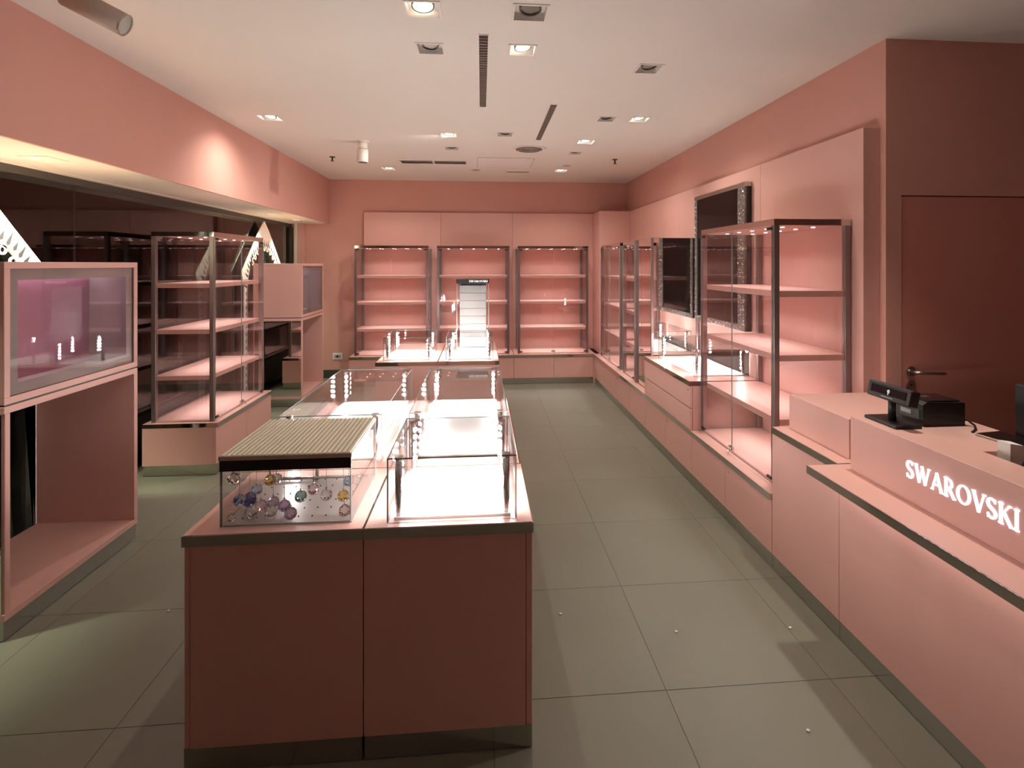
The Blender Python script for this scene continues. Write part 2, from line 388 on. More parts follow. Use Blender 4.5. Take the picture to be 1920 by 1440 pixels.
def glass_cabinet(label, loc, rz, W, D=0.44, back=False, mid=True, group='glass display cabinets with dark posts'):
    """stands on a base cabinet top; loc = front centre at deck height"""
    t = thing('glass_cabinet', label, 'cabinet', loc, rz, group)
    h = W/2; hh = 1.455; pw = 0.032
    box('deck', 'pink', t, -h+0.004, h-0.004, 0.006, D-0.004, 0.0, 0.012)
    pm = MB().box(-pw/2, pw/2, -pw/2, pw/2, 0, hh-0.034, bev=0.002).make('post', 'post', t, (-h+pw/2, pw/2, 0))
    for x, y in ((h-pw/2, pw/2), (-h+pw/2, D-pw/2), (h-pw/2, D-pw/2)): copy_of(pm, t, loc=(x, y, 0))
    box('canopy', 'pink', t, -h+0.003, h-0.003, 0.003, D-0.003, hh-0.034, hh-0.002, bev=0)
    m = MB()
    for a in ((-h, h, 0, 0.003), (-h, h, D-0.003, D), (-h, -h+0.003, 0.003, D-0.003), (h-0.003, h, 0.003, D-0.003)):
        m.box(*a, hh-0.034, hh)
    m.make('canopy_edge', 'mirror', t)
    for z in (0.353, 0.706, 1.060):
        s = box('shelf', 'pink', t, -h+0.012, h-0.012, 0.028, D-0.012, z-0.034, z)
        for xp in (-h+pw, h-pw-0.008): MB().box(xp, xp+0.008, 0.02, 0.03, z-0.03, z-0.022).make('shelf_pin', 'chrome', s)
    for z in (hh-0.040, 1.060-0.036, 0.706-0.036, 0.353-0.036):       # LED bars below the canopy and the shelves
        ld_ = bpy.data.lights.new('shelf_light', 'AREA'); ld_.shape = 'RECTANGLE'; ld_.size = W-0.20; ld_.size_y = 0.02
        ld_.energy = SHELF_W*W; ld_.color = (0.97, 1.0, 1.0); ld_.spread = math.radians(125)
        lo = bpy.data.objects.new('shelf_light', ld_); COL.objects.link(lo); lo.parent = t; lo.location = (0, D*0.42, z)
    sm = None
    for k in range(10):
        x = -h+0.14+(k % 5)*(W-0.28)/4; y = 0.13 if k < 5 else D-0.13
        if sm is None:
            sm = MB().ring((0, 0, -0.004), (0, 0, 1), 0.0, 0.011, 0.004, 12).make('spot', 'lamp_weak', t, (x, y, hh-0.034))
        else: copy_of(sm, t, loc=(x, y, hh-0.034))
    if mid:
        for a, b in ((-h+0.006, -0.0015), (0.0015, h-0.006)):
            g = MB().pane(a, b, -0.007, -0.001, 0.02, hh-0.04).make('glass_door', ['glass_door', 'glass_edge'], t)
            xh = a+0.035 if a < -0.1 else b-0.035
            for z in (0.028, hh-0.052):
                MB().box(xh-0.022, xh+0.022, -0.010, 0.004, z-0.008, z+0.008, bev=0.002).make('hinge', 'black', g)
        l = MB().box(-0.028, 0.028, -0.016, 0.0, 0.022, 0.046, bev=0.003); l.tube([(0.012, -0.016, 0.034), (0.012, -0.03, 0.034)], 0.008, 10)
        l.tube([(0.012, -0.03, 0.034), (0.012, -0.034, 0.006)], 0.003, 6)
        l.make('lock', 'chrome', t)
    else:
        g = MB().pane(-h+0.006, h-0.006, -0.007, -0.001, 0.02, hh-0.04).make('glass_door', ['glass_door', 'glass_edge'], t)
        MB().box(h-0.07, h-0.03, -0.010, 0.004, 0.02, 0.036, bev=0.002).make('hinge', 'black', g)
    for x in (-h+0.010, h-0.016):
        MB().pane(x, x+0.006, pw, D-pw, 0.014, hh-0.036).make('side_glass', ['glass_door', 'glass_edge'], t)
    if back:
        MB().pane(-h+pw, h-pw, D-0.012, D-0.006, 0.014, hh-0.036).make('back_glass', ['glass_door', 'glass_edge'], t)
    return t
led_mesh = MB().ring((0, 0, 0), (0, 0, 1), 0.0, 0.0085, 0.003, 12).make('led', 'led', None).data
bpy.data.objects.remove(bpy.data.objects['led'])
def led_post(t, x, y, h, cx, cy):
    """chrome rod in a case corner with five LEDs turned to the case centre"""
    d = Vector((cx-x, cy-y, 0)).normalized()
    d = Vector((math.copysign(1, d.x)*0.75, math.copysign(1, d.y), -0.15)).normalized()
    m = MB(); m.tube([(0, 0, 0.0), (0, 0, 0.03), (0, 0, 0.06), (0, 0, h-0.008)], [0.006, 0.010, 0.0125, 0.0125], 12)
    m.ring((0, 0, h-0.010), (0, 0, 1), 0.0, 0.016, 0.008, 16)
    p = m.make('led_post', 'chrome', t, (x, y, 0))
    for k in range(5):
        o = bpy.data.objects.new('led', led_mesh); COL.objects.link(o); o.parent = p
        o.location = Vector((d.x, d.y, 0))*0.0118+Vector((0, 0, h-0.030-0.029*k))
        o.rotation_euler = d.to_track_quat('Z', 'Y').to_euler()
    return p
def glass_case(label, x0, x1, y0, y1, z0, h, posts=True, lid=True, group='lit glass counter-top cases'):
    cx, cy = (x0+x1)/2, (y0+y1)/2
    t = thing('glass_case', label, 'display case', (cx, cy, z0), 0, group)
    a, b = (x1-x0)/2, (y1-y0)/2; g = 0.0045
    box('floor_board', 'white', t, -a+0.02, a-0.02, -b+0.02, b-0.02, 0.0, 0.010)
    M = ['glass', 'glass_edge']
    MB().pane(-a, a, -b, -b+g, 0.001, h-g).make('front_glass', M, t); MB().pane(-a, a, b-g, b, 0.001, h-g).make('back_glass', M, t)
    MB().pane(-a, -a+g, -b+g, b-g, 0.001, h-g).make('side_glass', M, t); MB().pane(a-g, a, -b+g, b-g, 0.001, h-g).make('side_glass', M, t)
    if lid: MB().pane(-a, a, -b, b, h-g, h).make('top_glass', M, t)
    if posts:
        q = 0.034
        for sx in (-1, 1):
            for sy in (-1, 1): led_post(t, sx*(a-q), sy*(b-q), h-g, 0, 0)
    return t

# ================================================================== BACK WALL UNITS
side = ('left', 'middle', 'right')
base_txt = ['low pink base cabinet under the left cabinet of the back wall', 'low pink base cabinet under the middle cabinet of the back wall, behind the far island',
            'low pink base cabinet under the right cabinet of the back wall']
cab_txt = ['leftmost glass cabinet on the back wall, next to the socket', 'middle glass cabinet on the back wall, behind the header sign stand',
           'rightmost glass cabinet on the back wall, before the corner']
for i in range(3):
    cxm = -1.72+MOD*(i+0.5)
    base_cabinet(base_txt[i], (cxm, 7.085, 0), 0, MOD-0.001, 0.533)
    glass_cabinet(cab_txt[i], (cxm, 7.145, ZT), 0, 0.965, 0.455)
box('panel', 'pink', wb, 1.512, XF+0.02, 7.087, YP, 0.0, ZT-0.001)

# ================================================================== RIGHT WALL UNITS (facing -X)
RZ = -math.pi/2
def rb(label, y0, y1, doors, lock=1): return base_cabinet(label, (XF, (y0+y1)/2, 0), RZ, y1-y0-0.001, 0.522, doors, lock)
rb('low pink base cabinet in the corner under the far right-hand glass cabinet', 5.90, 7.083, 2)
rb('narrow low pink base cabinet under the narrow right-hand glass cabinet', 5.36, 5.90, 1, 0)
rb('narrow low pink base cabinet under the mirrored column', 4.824, 5.36, 1, 0)
rb('low pink base cabinet under the drawer unit with the lit case', 3.747, 4.824, 2)
rb('low pink base cabinet under the nearest tall right-hand glass cabinet', 2.672, 3.747, 2)
glass_cabinet('far glass cabinet on the right wall, next to the corner', (1.58, 6.44, ZT), RZ, 0.965, 0.455)
glass_cabinet('narrow glass cabinet on the right wall beside the mirrored column', (1.58, 5.60, ZT), RZ, 0.46, 0.455, mid=False)
glass_cabinet('nearest tall glass cabinet on the right wall, beside the cash desk', (1.595, 3.262, ZT), RZ, 0.965, 0.445)
mc = thing('mirror_column', 'mirrored column between the narrow cabinet and the drawer unit', 'mirror', (1.81, 5.075, ZT))
box('core', 'dark_frame', mc, -0.222, 0.222, -0.222, 0.222, 0.001, 1.455)
for nm, a in (('mirror_front', (-0.228, -0.222, -0.228, 0.228)), ('mirror_side', (-0.222, 0.205, -0.228, -0.222))):
    box(nm, 'silver_mirror', mc, *a, 0.012, 1.452, bev=0)
for x, y in ((-0.222, -0.236), (0.213, -0.236), (-0.236, 0.222)):
    box('post', 'post', mc, x-0.010, x+0.014, y-0.004, y+0.014, 0.001, 1.455)
# drawer unit on the base
du = thing('drawer_unit', 'pink two-drawer unit below the dark wall screen', 'drawers', (1.512, 4.287, ZT), RZ)
hw = 0.536
box('body', 'pink', du, -hw, hw, 0.022, 0.53, 0.001, 0.320)
for k, (z0, z1) in enumerate(((0.004, 0.155), (0.162, 0.318))):
    d = box('drawer', 'pink', du, -hw, hw, 0.0, 0.020, z0, z1)
    if k == 1: door_lock(d, hw-0.035, 0.0, 0.285)
top_with_band(du, -hw, hw, -0.006, 0.53, ZI-ZT, 0.034)
glass_case('lit glass case on the drawer unit below the dark wall screen', 1.60, 2.03, 3.885, 4.70, ZI, 0.207)

# wall screen with glittering frame
tv = thing('wall_screen', 'dark wall screen in a glittering crystal frame above the drawer unit', 'screen', (2.044, 4.345, 1.09), RZ)
TW, TH_, TD = 0.95, 1.135, 0.052          # width along wall, height, depth; local front at y=-TD
box('body', 'black', tv, -TW/2, TW/2, -TD+0.012, -0.001, 0, TH_)
box('screen_face', 'screen', tv, -TW/2+0.05, TW/2-0.115, -TD+0.004, -TD+0.012, 0.045, TH_-0.03, bev=0)
box('top_bar', 'steel', tv, -TW/2-0.004, TW/2+0.004, -TD-0.004, -0.001, TH_-0.03, TH_+0.004)
for nm, x0, x1, z0, z1 in (('side_frame', -TW/2, -TW/2+0.05, 0, TH_-0.03), ('side_frame', TW/2-0.115, TW/2, 0, TH_-0.03), ('bottom_frame', -TW/2+0.05, TW/2-0.115, 0, 0.045)):
    fr = box(nm, 'glitter', tv, x0, x1, -TD-0.004, -TD+0.012, z0, z1, bev=0.003)
    m = MB(); n = int((x1-x0)*(z1-z0)*2600)
    for k in range(n):
        r = random.uniform(0.003, 0.0075); p = (random.uniform(x0+0.005, x1-0.005), -TD-0.005, random.uniform(z0+0.01, z1-0.005))
        bmesh.ops.create_icosphere(m.bm, subdivisions=1, radius=r, matrix=Matrix.Translation(p)@Matrix.Rotation(random.random()*3, 4, 'X'))
    c = m.make('crystal_chips', 'chrome', fr); c['kind'] = 'stuff'

# ================================================================== CASH DESK
d1 = thing('desk_unit', 'narrow pink desk unit with a raised box, next to the tall glass cabinet', 'desk', (XF, 2.409, 0), RZ, 'cash desk units')
hw = 0.261
box('body', 'pink', d1, -hw+0.001, hw-0.001, 0.018, 0.60, 0.078, ZI-0.034)
box('front_panel', 'pink', d1, -hw, hw, 0.0, 0.017, 0.080, ZI-0.036)
box('kick_plate', 'kick', d1, -hw, hw, 0.004, 0.60, 0.004, 0.078, bev=0)
top_with_band(d1, -hw, hw, -0.004, 0.60, ZI, 0.034)
box('raised_box', 'pink', d1, -hw+0.025, hw-0.045, 0.079, 0.59, ZI, 0.925)
Y2, Y2N = 2.146, 0.72
d2 = thing('desk_unit', 'long pink cash desk with an overhanging top and a glowing front', 'desk', (XF, (Y2+Y2N)/2, 0), RZ, 'cash desk units')
hw = (Y2-Y2N)/2
box('body', 'pink', d2, -hw+0.001, hw-0.001, 0.018, 0.85, 0.078, ZI-0.034)
box('front_panel', 'pink', d2, -hw, hw, 0.0, 0.017, 0.080, ZI-0.036)
box('kick_plate', 'kick', d2, -hw, hw, 0.004, 0.77, 0.004, 0.078, bev=0)
top_with_band(d2, -hw, hw, -0.146, 0.86, ZI, 0.034)
box('light_strip', 'strip', d2, -hw+0.02, hw-0.02, -0.060, -0.045, ZI-0.040, ZI-0.034, bev=0)
RX = 0.010                                     # riser front, local y
d3 = thing('counter_riser', 'raised pink ledge with lit white lettering on the cash desk', 'riser', (XF, (Y2+Y2N)/2, ZI), RZ)
box('ledge', 'pink', d3, -hw+0.056, hw, RX, RX+0.155, 0.0, 0.22)
d4 = thing('raised_shelf', 'raised pink shelf block under the receipt printer', 'shelf', (XF, (Y2+Y2N)/2, ZI), RZ)
box('block', 'pink', d4, -hw+0.056, -hw+0.49, RX+0.1565, 0.44, 0.0, 0.2198)

# lettering ---------------------------------------------------------
def glyphs():
    def arc(cx, cy, rx, ry, a0, a1, n=14): return [(cx+rx*math.cos(math.radians(a0+(a1-a0)*k/n)), cy+ry*math.sin(math.radians(a0+(a1-a0)*k/n))) for k in range(n+1)]
    T, t = 0.145, 0.065
    def stem(x, y0=0, y1=1): return [([(x, y0), (x, y1)], [T*1.0]*2), ([(x-0.13, y0+0.03), (x+0.13, y0+0.03)], [0.06]*2), ([(x-0.13, y1-0.03), (x+0.13, y1-0.03)], [0.06]*2)]
    G = {}
    sp = arc(0.29, 0.735, 0.215, 0.225, 25, 180, 9)+[(0.085, 0.66), (0.16, 0.565), (0.30, 0.495), (0.44, 0.42), (0.505, 0.32)]+arc(0.285, 0.265, 0.225, 0.225, 0, -160, 10)
    n = len(sp); G['S'] = (0.60, [(sp, [t+(T*1.05-t)*math.sin(math.pi*k/(n-1))**1.2 for k in range(n)]), ([(0.49, 0.99), (0.49, 0.78)], [0.03, 0.05]), ([(0.07, 0.01), (0.07, 0.24)], [0.03, 0.05])])
    G['W'] = (1.18, [([(0.10, 1), (0.36, 0)], [T]*2), ([(0.36, 0), (0.60, 0.92)], [t]*2), ([(0.56, 1), (0.82, 0)], [T]*2), ([(0.82, 0), (1.10, 1)], [t]*2),
                     ([(0.0, 0.97), (0.23, 0.97)], [0.06]*2), ([(1.0, 0.97), (1.19, 0.97)], [0.06]*2)])
    G['A'] = (0.86, [([(0.08, 0), (0.42, 1)], [t]*2), ([(0.40, 1), (0.76, 0)], [T]*2), ([(0.2, 0.33), (0.64, 0.33)], [0.075]*2), ([(0.0, 0.03), (0.18, 0.03)], [0.06]*2), ([(0.64, 0.03), (0.87, 0.03)], [0.06]*2)])
    b = [(0.14, 0.96)]+arc(0.32, 0.735, 0.225, 0.225, 90, -90, 10)+[(0.14, 0.51)]
    G['R'] = (0.78, stem(0.14)+[(b, [t]*3+[T*0.85]*7+[t]*3), ([(0.34, 0.5), (0.70, 0.0)], [T]*2), ([(0.66, 0.03), (0.80, 0.03)], [0.06]*2)])
    o = arc(0.46, 0.5, 0.375, 0.455, 0, 360, 28); G['O'] = (0.92, [(o, [t+(T-t)*abs(math.cos(2*math.pi*k/28)) for k in range(29)])])
    G['V'] = (0.82, [([(0.10, 1), (0.43, 0)], [T]*2), ([(0.43, 0), (0.74, 1)], [t]*2), ([(0.0, 0.97), (0.22, 0.97)], [0.06]*2), ([(0.65, 0.97), (0.84, 0.97)], [0.06]*2)])
    G['K'] = (0.78, stem(0.14)+[([(0.2, 0.47), (0.62, 1.0)], [t]*2), ([(0.30, 0.60), (0.70, 0.0)], [T]*2), ([(0.54, 0.97), (0.72, 0.97)], [0.06]*2), ([(0.64, 0.03), (0.82, 0.03)], [0.06]*2)])
    G['I'] = (0.30, stem(0.14))
    return G
GL = glyphs()
def lettering(parent, text, x0, width, y, z, mat, depth=0.004, name='letter', size=None):
    tot = sum(GL[c][0] for c in text)+0.07*(len(text)-1)
    s = width/tot; sz = size or s; x = x0
    for c in text:
        m = MB()
        for pts, ws in GL[c][1]:
            L, Rr = [], []
            for i, (px, pz) in enumerate(pts):
                a = Vector(pts[max(i-1, 0)]); b = Vector(pts[min(i+1, len(pts)-1)]); d = (b-a).normalized(); nrm = Vector((-d.y, d.x))*ws[i]/2
                L.append((px+nrm.x, pz+nrm.y)); Rr.append((px-nrm.x, pz-nrm.y))
            for i in range(len(pts)-1):
                q = [L[i], L[i+1], Rr[i+1], Rr[i]]
                m.prism([(x+p[0]*s, z+p[1]*sz) for p in q], (y-depth, y), 'y')
        m.make(name, mat, parent); x += (GL[c][0]+0.07)*s
yc = (Y2+Y2N)/2
lettering(d3, 'SWAROVSKI', -(1.795-yc), 0.405, RX, 0.836-ZI, 'letters', 0.005, size=0.062)

# things on the desk
pd = thing('customer_display', 'small black customer display on a pole on the cash desk', 'display', (1.63, 1.985, 0.97), RZ)
box('foot', 'black', pd, -0.085, 0.085, -0.055, 0.055, 0.0, 0.012, bev=0.003)
MB().tube([(0.0, 0.0, 0.010), (0.0, 0.0, 0.11)], 0.0145, 14).make('pole', 'black', pd)
hd = MB().box(-0.112, 0.112, -0.018, 0.020, -0.032, 0.032, bev=0.004).make('head', 'black', pd, (0.0, 0.0, 0.118)); hd.rotation_euler = (math.radians(-12), 0, 0)
box('window', 'screen', hd, -0.09, 0.09, -0.020, -0.018, -0.012, 0.018, bev=0)
lg = MB().prism([(0.004, -0.012), (0.012, 0.004), (0.006, 0.012), (-0.004, 0.006), (0.0, 0.0)], (-0.0215, -0.0205), 'y'); lg.make('bird_mark', 'white', hd)
box('caption', 'stand_grey', hd, -0.030, 0.030, -0.0212, -0.0205, -0.022, -0.019, bev=0)
pr = thing('receipt_printer', 'black receipt printer on the cash desk behind the customer display', 'printer', (1.80, 1.995, 0.97))
m = MB(); m.prism([(-0.088, 0.0), (0.088, 0.0), (0.088, 0.088), (-0.070, 0.094), (-0.088, 0.082)], (-0.066, 0.066), 'y'); m.make('body', 'black', pr)
box('lid', 'screen', pr, -0.066, 0.075, -0.058, 0.058, 0.0925, 0.097, bev=0.002)
box('slot', 'dark_frame', pr, -0.0895, -0.087, -0.05, 0.05, 0.022, 0.060, bev=0)
box('label_plate', 'stand_grey', pr, -0.0905, -0.0890, -0.01, 0.042, 0.034, 0.050, bev=0)
box('button', 'steel', pr, -0.03, 0.0, 0.0, 0.02, 0.0970, 0.0982, bev=0)
cb = MB(); cb.tube([(1.885, 1.96, 0.985), (1.90, 1.93, 0.99), (1.90, 1.90, 0.978), (1.875, 1.87, 0.974), (1.83, 1.84, 0.974)], 0.004, 8)
tag(cb.make('cable', 'black'), 'black cable hanging from the receipt printer', 'cable')
wb_ = thing('card_reader_dock', 'pale grey upright dock behind the desk ledge, right of the printer', 'dock', (1.745, 1.615, ZI))
m = MB(); m.prism([(-0.030, 0), (0.045, 0), (0.020, 0.258), (-0.026, 0.265)], (-0.022, 0.022), 'y'); m.make('shell', 'paper', wb_)
box('foot', 'stand_grey', wb_, -0.05, 0.06, -0.035, 0.035, 0, 0.008)
sc = thing('barcode_scanner', 'black handheld scanner with a lime mark lying at the right edge of the desk', 'scanner', (1.735, 1.455, ZI))
m = MB(); m.tube([(0.0, 0.10, 0.20), (0.01, 0.04, 0.205), (0.03, -0.01, 0.19), (0.04, -0.03, 0.12), (0.045, -0.04, 0.0)], [0.026, 0.03, 0.024, 0.019, 0.022], 12); m.make('body', 'black', sc)
MB().ring((0.012, 0.02, 0.205), (-1, 0.1, 0), 0.010, 0.022, 0.028, 14).make('mark', 'lime', sc)
mo = thing('monitor', 'black monitor at the right edge of the picture behind the cash desk', 'monitor', (2.225, 1.80, ZI), 0.0)
box('panel', 'black', mo, -0.24, 0.24, -0.015, 0.025, 0.14, 0.405, bev=0.004)
box('neck', 'black', mo, -0.03, 0.03, 0.0, 0.03, 0.01, 0.30); box('foot', 'black', mo, -0.1, 0.1, -0.07, 0.09, 0, 0.012, bev=0.003)
kb = thing('tablet', 'thin dark tablet with a silver rim lying beside the receipt printer', 'tablet', (1.885, 1.745, 0.97), math.radians(8))
box('rim', 'steel', kb, -0.06, 0.06, -0.08, 0.08, 0.0, 0.008, bev=0.002); box('face', 'screen', kb, -0.055, 0.055, -0.075, 0.075, 0.008, 0.0095, bev=0)

# ================================================================== DISPLAY ISLANDS
def island_unit(label, x0, x1, y0, y1, panel_side=0):
    t = thing('island_cabinet', label, 'counter', ((x0+x1)/2, (y0+y1)/2, 0), 0, 'pink display island counters')
    a, b = (x1-x0)/2, (y1-y0)/2
    box('body', 'pink', t, -a+0.008, a-0.008, -b+0.022, b-0.002, 0.078, ZI-0.035)
    if panel_side >= 0:
        box('front_panel', 'pink', t, -a+(0.024 if panel_side == 2 else 0.001), a-(0.026 if panel_side == 1 else 0.001), -b+0.004, -b+0.021, 0.078, ZI-0.036)
        if panel_side == 1: box('corner_strip', 'pink', t, a-0.024, a-0.004, -b+0.006, -b+0.026, 0.078, ZI-0.036)
        if panel_side == 2: box('corner_strip', 'pink', t, -a+0.006, -a+0.022, -b+0.006, -b+0.026, 0.078, ZI-0.036)
    box('kick_plate', 'kick', t, -a+0.004, a-0.004, -b+0.008, b-0.004, 0.003, 0.078, bev=0)
    top_with_band(t, -a, a, -b, b, ZI, 0.035)
    return t
XL, XM, XE = -0.935, -0.379, 0.172
island_unit('front left counter of the near island, carrying the crystal ball case', XL, XM-0.0004, 1.745, 2.264, 2)
island_unit('front right counter of the near island, carrying the brightest low case', XM+0.0004, XE, 1.745, 2.264, 1)
island_unit('rear left counter of the near island', XL, XM-0.0004, 2.266, 3.380, 0)
island_unit('rear right counter of the near island', XM+0.0004, XE-0.006, 2.266, 3.380, 0)
island_unit('left counter of the far island before the back wall', -0.918, -0.382, 4.70, 5.80, 0)
island_unit('right counter of the far island, carrying the header sign stand', -0.380, 0.158, 4.70, 5.80, 0)
glass_case('bright low glass case at the front right of the near island', -0.309, 0.118, 1.775, 2.235, ZI, 0.214)
glass_case('long lit glass case behind the crystal ball case on the near island', -0.857, -0.428, 2.335, 3.345, ZI, 0.205)
glass_case('long lit glass case behind the brightest case on the near island', -0.314, 0.116, 2.345, 3.345, ZI, 0.205)
glass_case('lit glass case on the left counter of the far island', -0.862, -0.434, 4.77, 5.33, ZI, 0.205)
glass_case('lit glass case in front of the header sign stand on the far island', -0.314, 0.106, 4.77, 5.29, ZI, 0.205)

# crystal ball case
x0, x1, y0, y1 = -0.842, -0.427, 1.792, 2.20
cx, cy = (x0+x1)/2, (y0+y1)/2; a, b = (x1-x0)/2, (y1-y0)/2
cc = thing('crystal_case', 'clear box with a ribbed cream lid holding hanging crystal balls', 'display case', (cx, cy, ZI))
M = ['glass', 'glass_edge']; g = 0.006; hz = 0.216
MB().pane(-a, a, -b, -b+g, 0.001, hz).make('front_glass', M, cc); MB().pane(-a, a, b-g, b, 0.001, hz).make('back_glass', M, cc)
MB().pane(-a, -a+g, -b+g, b-g, 0.001, hz).make('side_glass', M, cc); MB().pane(a-g, a, -b+g, b-g, 0.001, hz).make('side_glass', M, cc)
bd = MB().box(-a, a, -b-0.002, -b, 0.181, hz).box(-a, a, b, b+0.002, 0.181, hz).make('header_band', 'black', cc)
ld = box('lid', 'slat_gap', cc, -a-0.001, a+0.001, -b-0.001, b+0.001, hz, hz+0.012)
box('lid_rim', 'lamp_body', ld, -a-0.003, a+0.003, -b-0.004, -b-0.001, hz, hz+0.015)
ns = 26; sw = 2*a/ns
s0 = MB().box(-sw*0.34, sw*0.34, -b+0.002, b-0.002, 0, 0.0045, bev=0.0014).make('slat', 'cream_slat', ld, (-a+sw*0.5, 0, hz+0.012))
for k in range(1, ns): copy_of(s0, ld, loc=(-a+sw*(k+0.5), 0, hz+0.012))
bp = box('floor_board', 'glass_edge', cc, -a+0.008, a-0.008, -b+0.008, b-0.008, 0.0, 0.003, bev=0)
bp.data.materials[0] = MAT['frost']
pgm = MB().tube([(0, 0, 0), (0, 0, 0.004)], 0.0022, 6).make('peg_hole', 'black', bp, (-a+0.05, -b+0.05, 0.003))
for i in range(8):
    for j in range(6):
        if i+j: copy_of(pgm, bp, loc=(-a+0.05+i*(2*a-0.1)/7, -b+0.05+j*(2*b-0.1)/5, 0.003))
MB().tube([(-a+0.05, b-0.05, 0.012), (a-0.02, b-0.05, 0.012)], 0.006, 8).make('base_rod', 'chrome', cc)
MB().tube([(-0.01, b-0.045, 0.003), (-0.01, b-0.045, hz)], 0.007, 10).make('centre_rod', 'chrome', cc)
BALLS = [(428, 898, 'clear', 'clear crystal ball at the top left of the box'), (507, 900, 'amber', 'pale golden crystal ball high beside the centre rod'),
 (519, 898, 'clear', 'clear crystal ball touching the pale golden one'), (465, 938, 'navy', 'dark blue crystal ball, largest of the left cluster'),
 (442, 939, 'sky', 'light blue crystal ball left of the dark blue one'), (469, 919, 'sky', 'pale blue crystal ball just above the dark blue one'),
 (471, 960, 'clear', 'rainbow clear crystal ball just below the dark blue one'), (489, 948, 'rose', 'pale rose crystal ball right of the dark blue one'),
 (515, 942, 'mauve', 'dull mauve crystal ball left of the violet one'), (530, 947, 'violet', 'violet crystal ball in front of the centre rod'),
 (507, 961, 'clear', 'clear crystal ball low below the dull mauve one'), (537, 973, 'mauve', 'mauve crystal ball lying lowest near the front pane'),
 (564, 931, 'teal', 'teal crystal ball right of the centre rod'), (588, 917, 'rose', 'rose-tinted crystal ball right above the teal one'),
 (612, 928, 'clear', 'single clear crystal ball in the right half of the box'), (644, 930, 'amber', 'amber crystal ball near the right pane'),
 (648, 957, 'rose', 'pale rose crystal ball low in the right corner'), (654, 902, 'sky', 'light blue crystal ball at the upper right pane'),
 (424, 961, 'clear', 'small clear crystal ball at the lower left pane')]
BP = [(-0.812, 1.822, 0.8950), (-0.750, 1.965, 0.8310), (-0.751, 2.027, 0.8100), (-0.800, 1.914, 0.7850), (-0.812, 1.866, 0.8040), (-0.812, 2.001, 0.7830), (-0.765, 1.842, 0.7740), (-0.752, 1.889, 0.7740), (-0.715, 1.899, 0.7790), (-0.668, 1.871, 0.7790), (-0.699, 1.833, 0.7750), (-0.630, 1.821, 0.7740), (-0.617, 1.880, 0.8050), (-0.606, 1.983, 0.7860), (-0.541, 1.914, 0.7920), (-0.482, 1.911, 0.7880), (-0.457, 1.828, 0.7740), (-0.499, 2.059, 0.7810), (-0.819, 1.820, 0.7680)]
fm = {}
for k, (px, pyy, mt, lab) in enumerate(BALLS):
    p = Vector(BP[k]); r = 0.025 if mt == 'navy' else (0.014 if 'small' in lab else 0.0205)
    t = thing('crystal_ball', lab, 'crystal', p, random.random()*3, 'hanging crystal balls in the ribbed-lid box')
    m = MB(); bmesh.ops.create_icosphere(m.bm, subdivisions=2, radius=r); m.make('ball', 'cr_'+mt, t)
    MB().tube([(0, 0, r-0.001), (0, 0, r+0.006)], 0.003, 8).make('cap', 'chrome', t)
    if p.z > ZI+0.004+r+0.001: MB().tube([(0, 0, r+0.005), (0, 0, ZI+hz-0.001-p.z)], 0.0006, 5).make('thread', 'black', t)

# header sign stand on the far island
st = thing('header_stand', 'tall pale grey tiered stand with a black lettered header on the far island', 'display stand', (-0.085, 5.46, ZI))
sl = 0.166; hs = 0.66
box('back_board', 'stand_grey', st, -sl+0.03, sl-0.03, 0.04, 0.05, 0.01, hs)
zz = [0.02+k*0.0775 for k in range(9)]
for k in range(8):
    m = MB(); m.prism([(-0.035-0.004*(7-k), zz[k]), (0.038, zz[k]), (0.038, zz[k+1]-0.004), (-0.022-0.004*(7-k), zz[k+1]-0.004)], (-sl+0.035, sl-0.035), 'x')
    m.make('tier', 'stand_grey', st)
for x in (-sl+0.004, sl-0.010):
    MB().pane(x, x+0.006, -0.075, 0.05, 0.0, hs).make('side_glass', ['glass', 'glass_edge'], st)
hdm = box('header', 'black', st, -sl, sl, -0.085, 0.055, hs, hs+0.042, bev=0.002)
lettering(hdm, 'SWAROVSKI', -0.036, 0.186, -0.085, hs+0.012, 'letters_small', 0.002, size=0.020)
box('clip', 'black', st, -sl+0.02, -sl+0.06, -0.08, -0.07, hs-0.012, hs)
box('foot', 'white', st, -sl, sl, -0.09, 0.06, 0.0, 0.012)

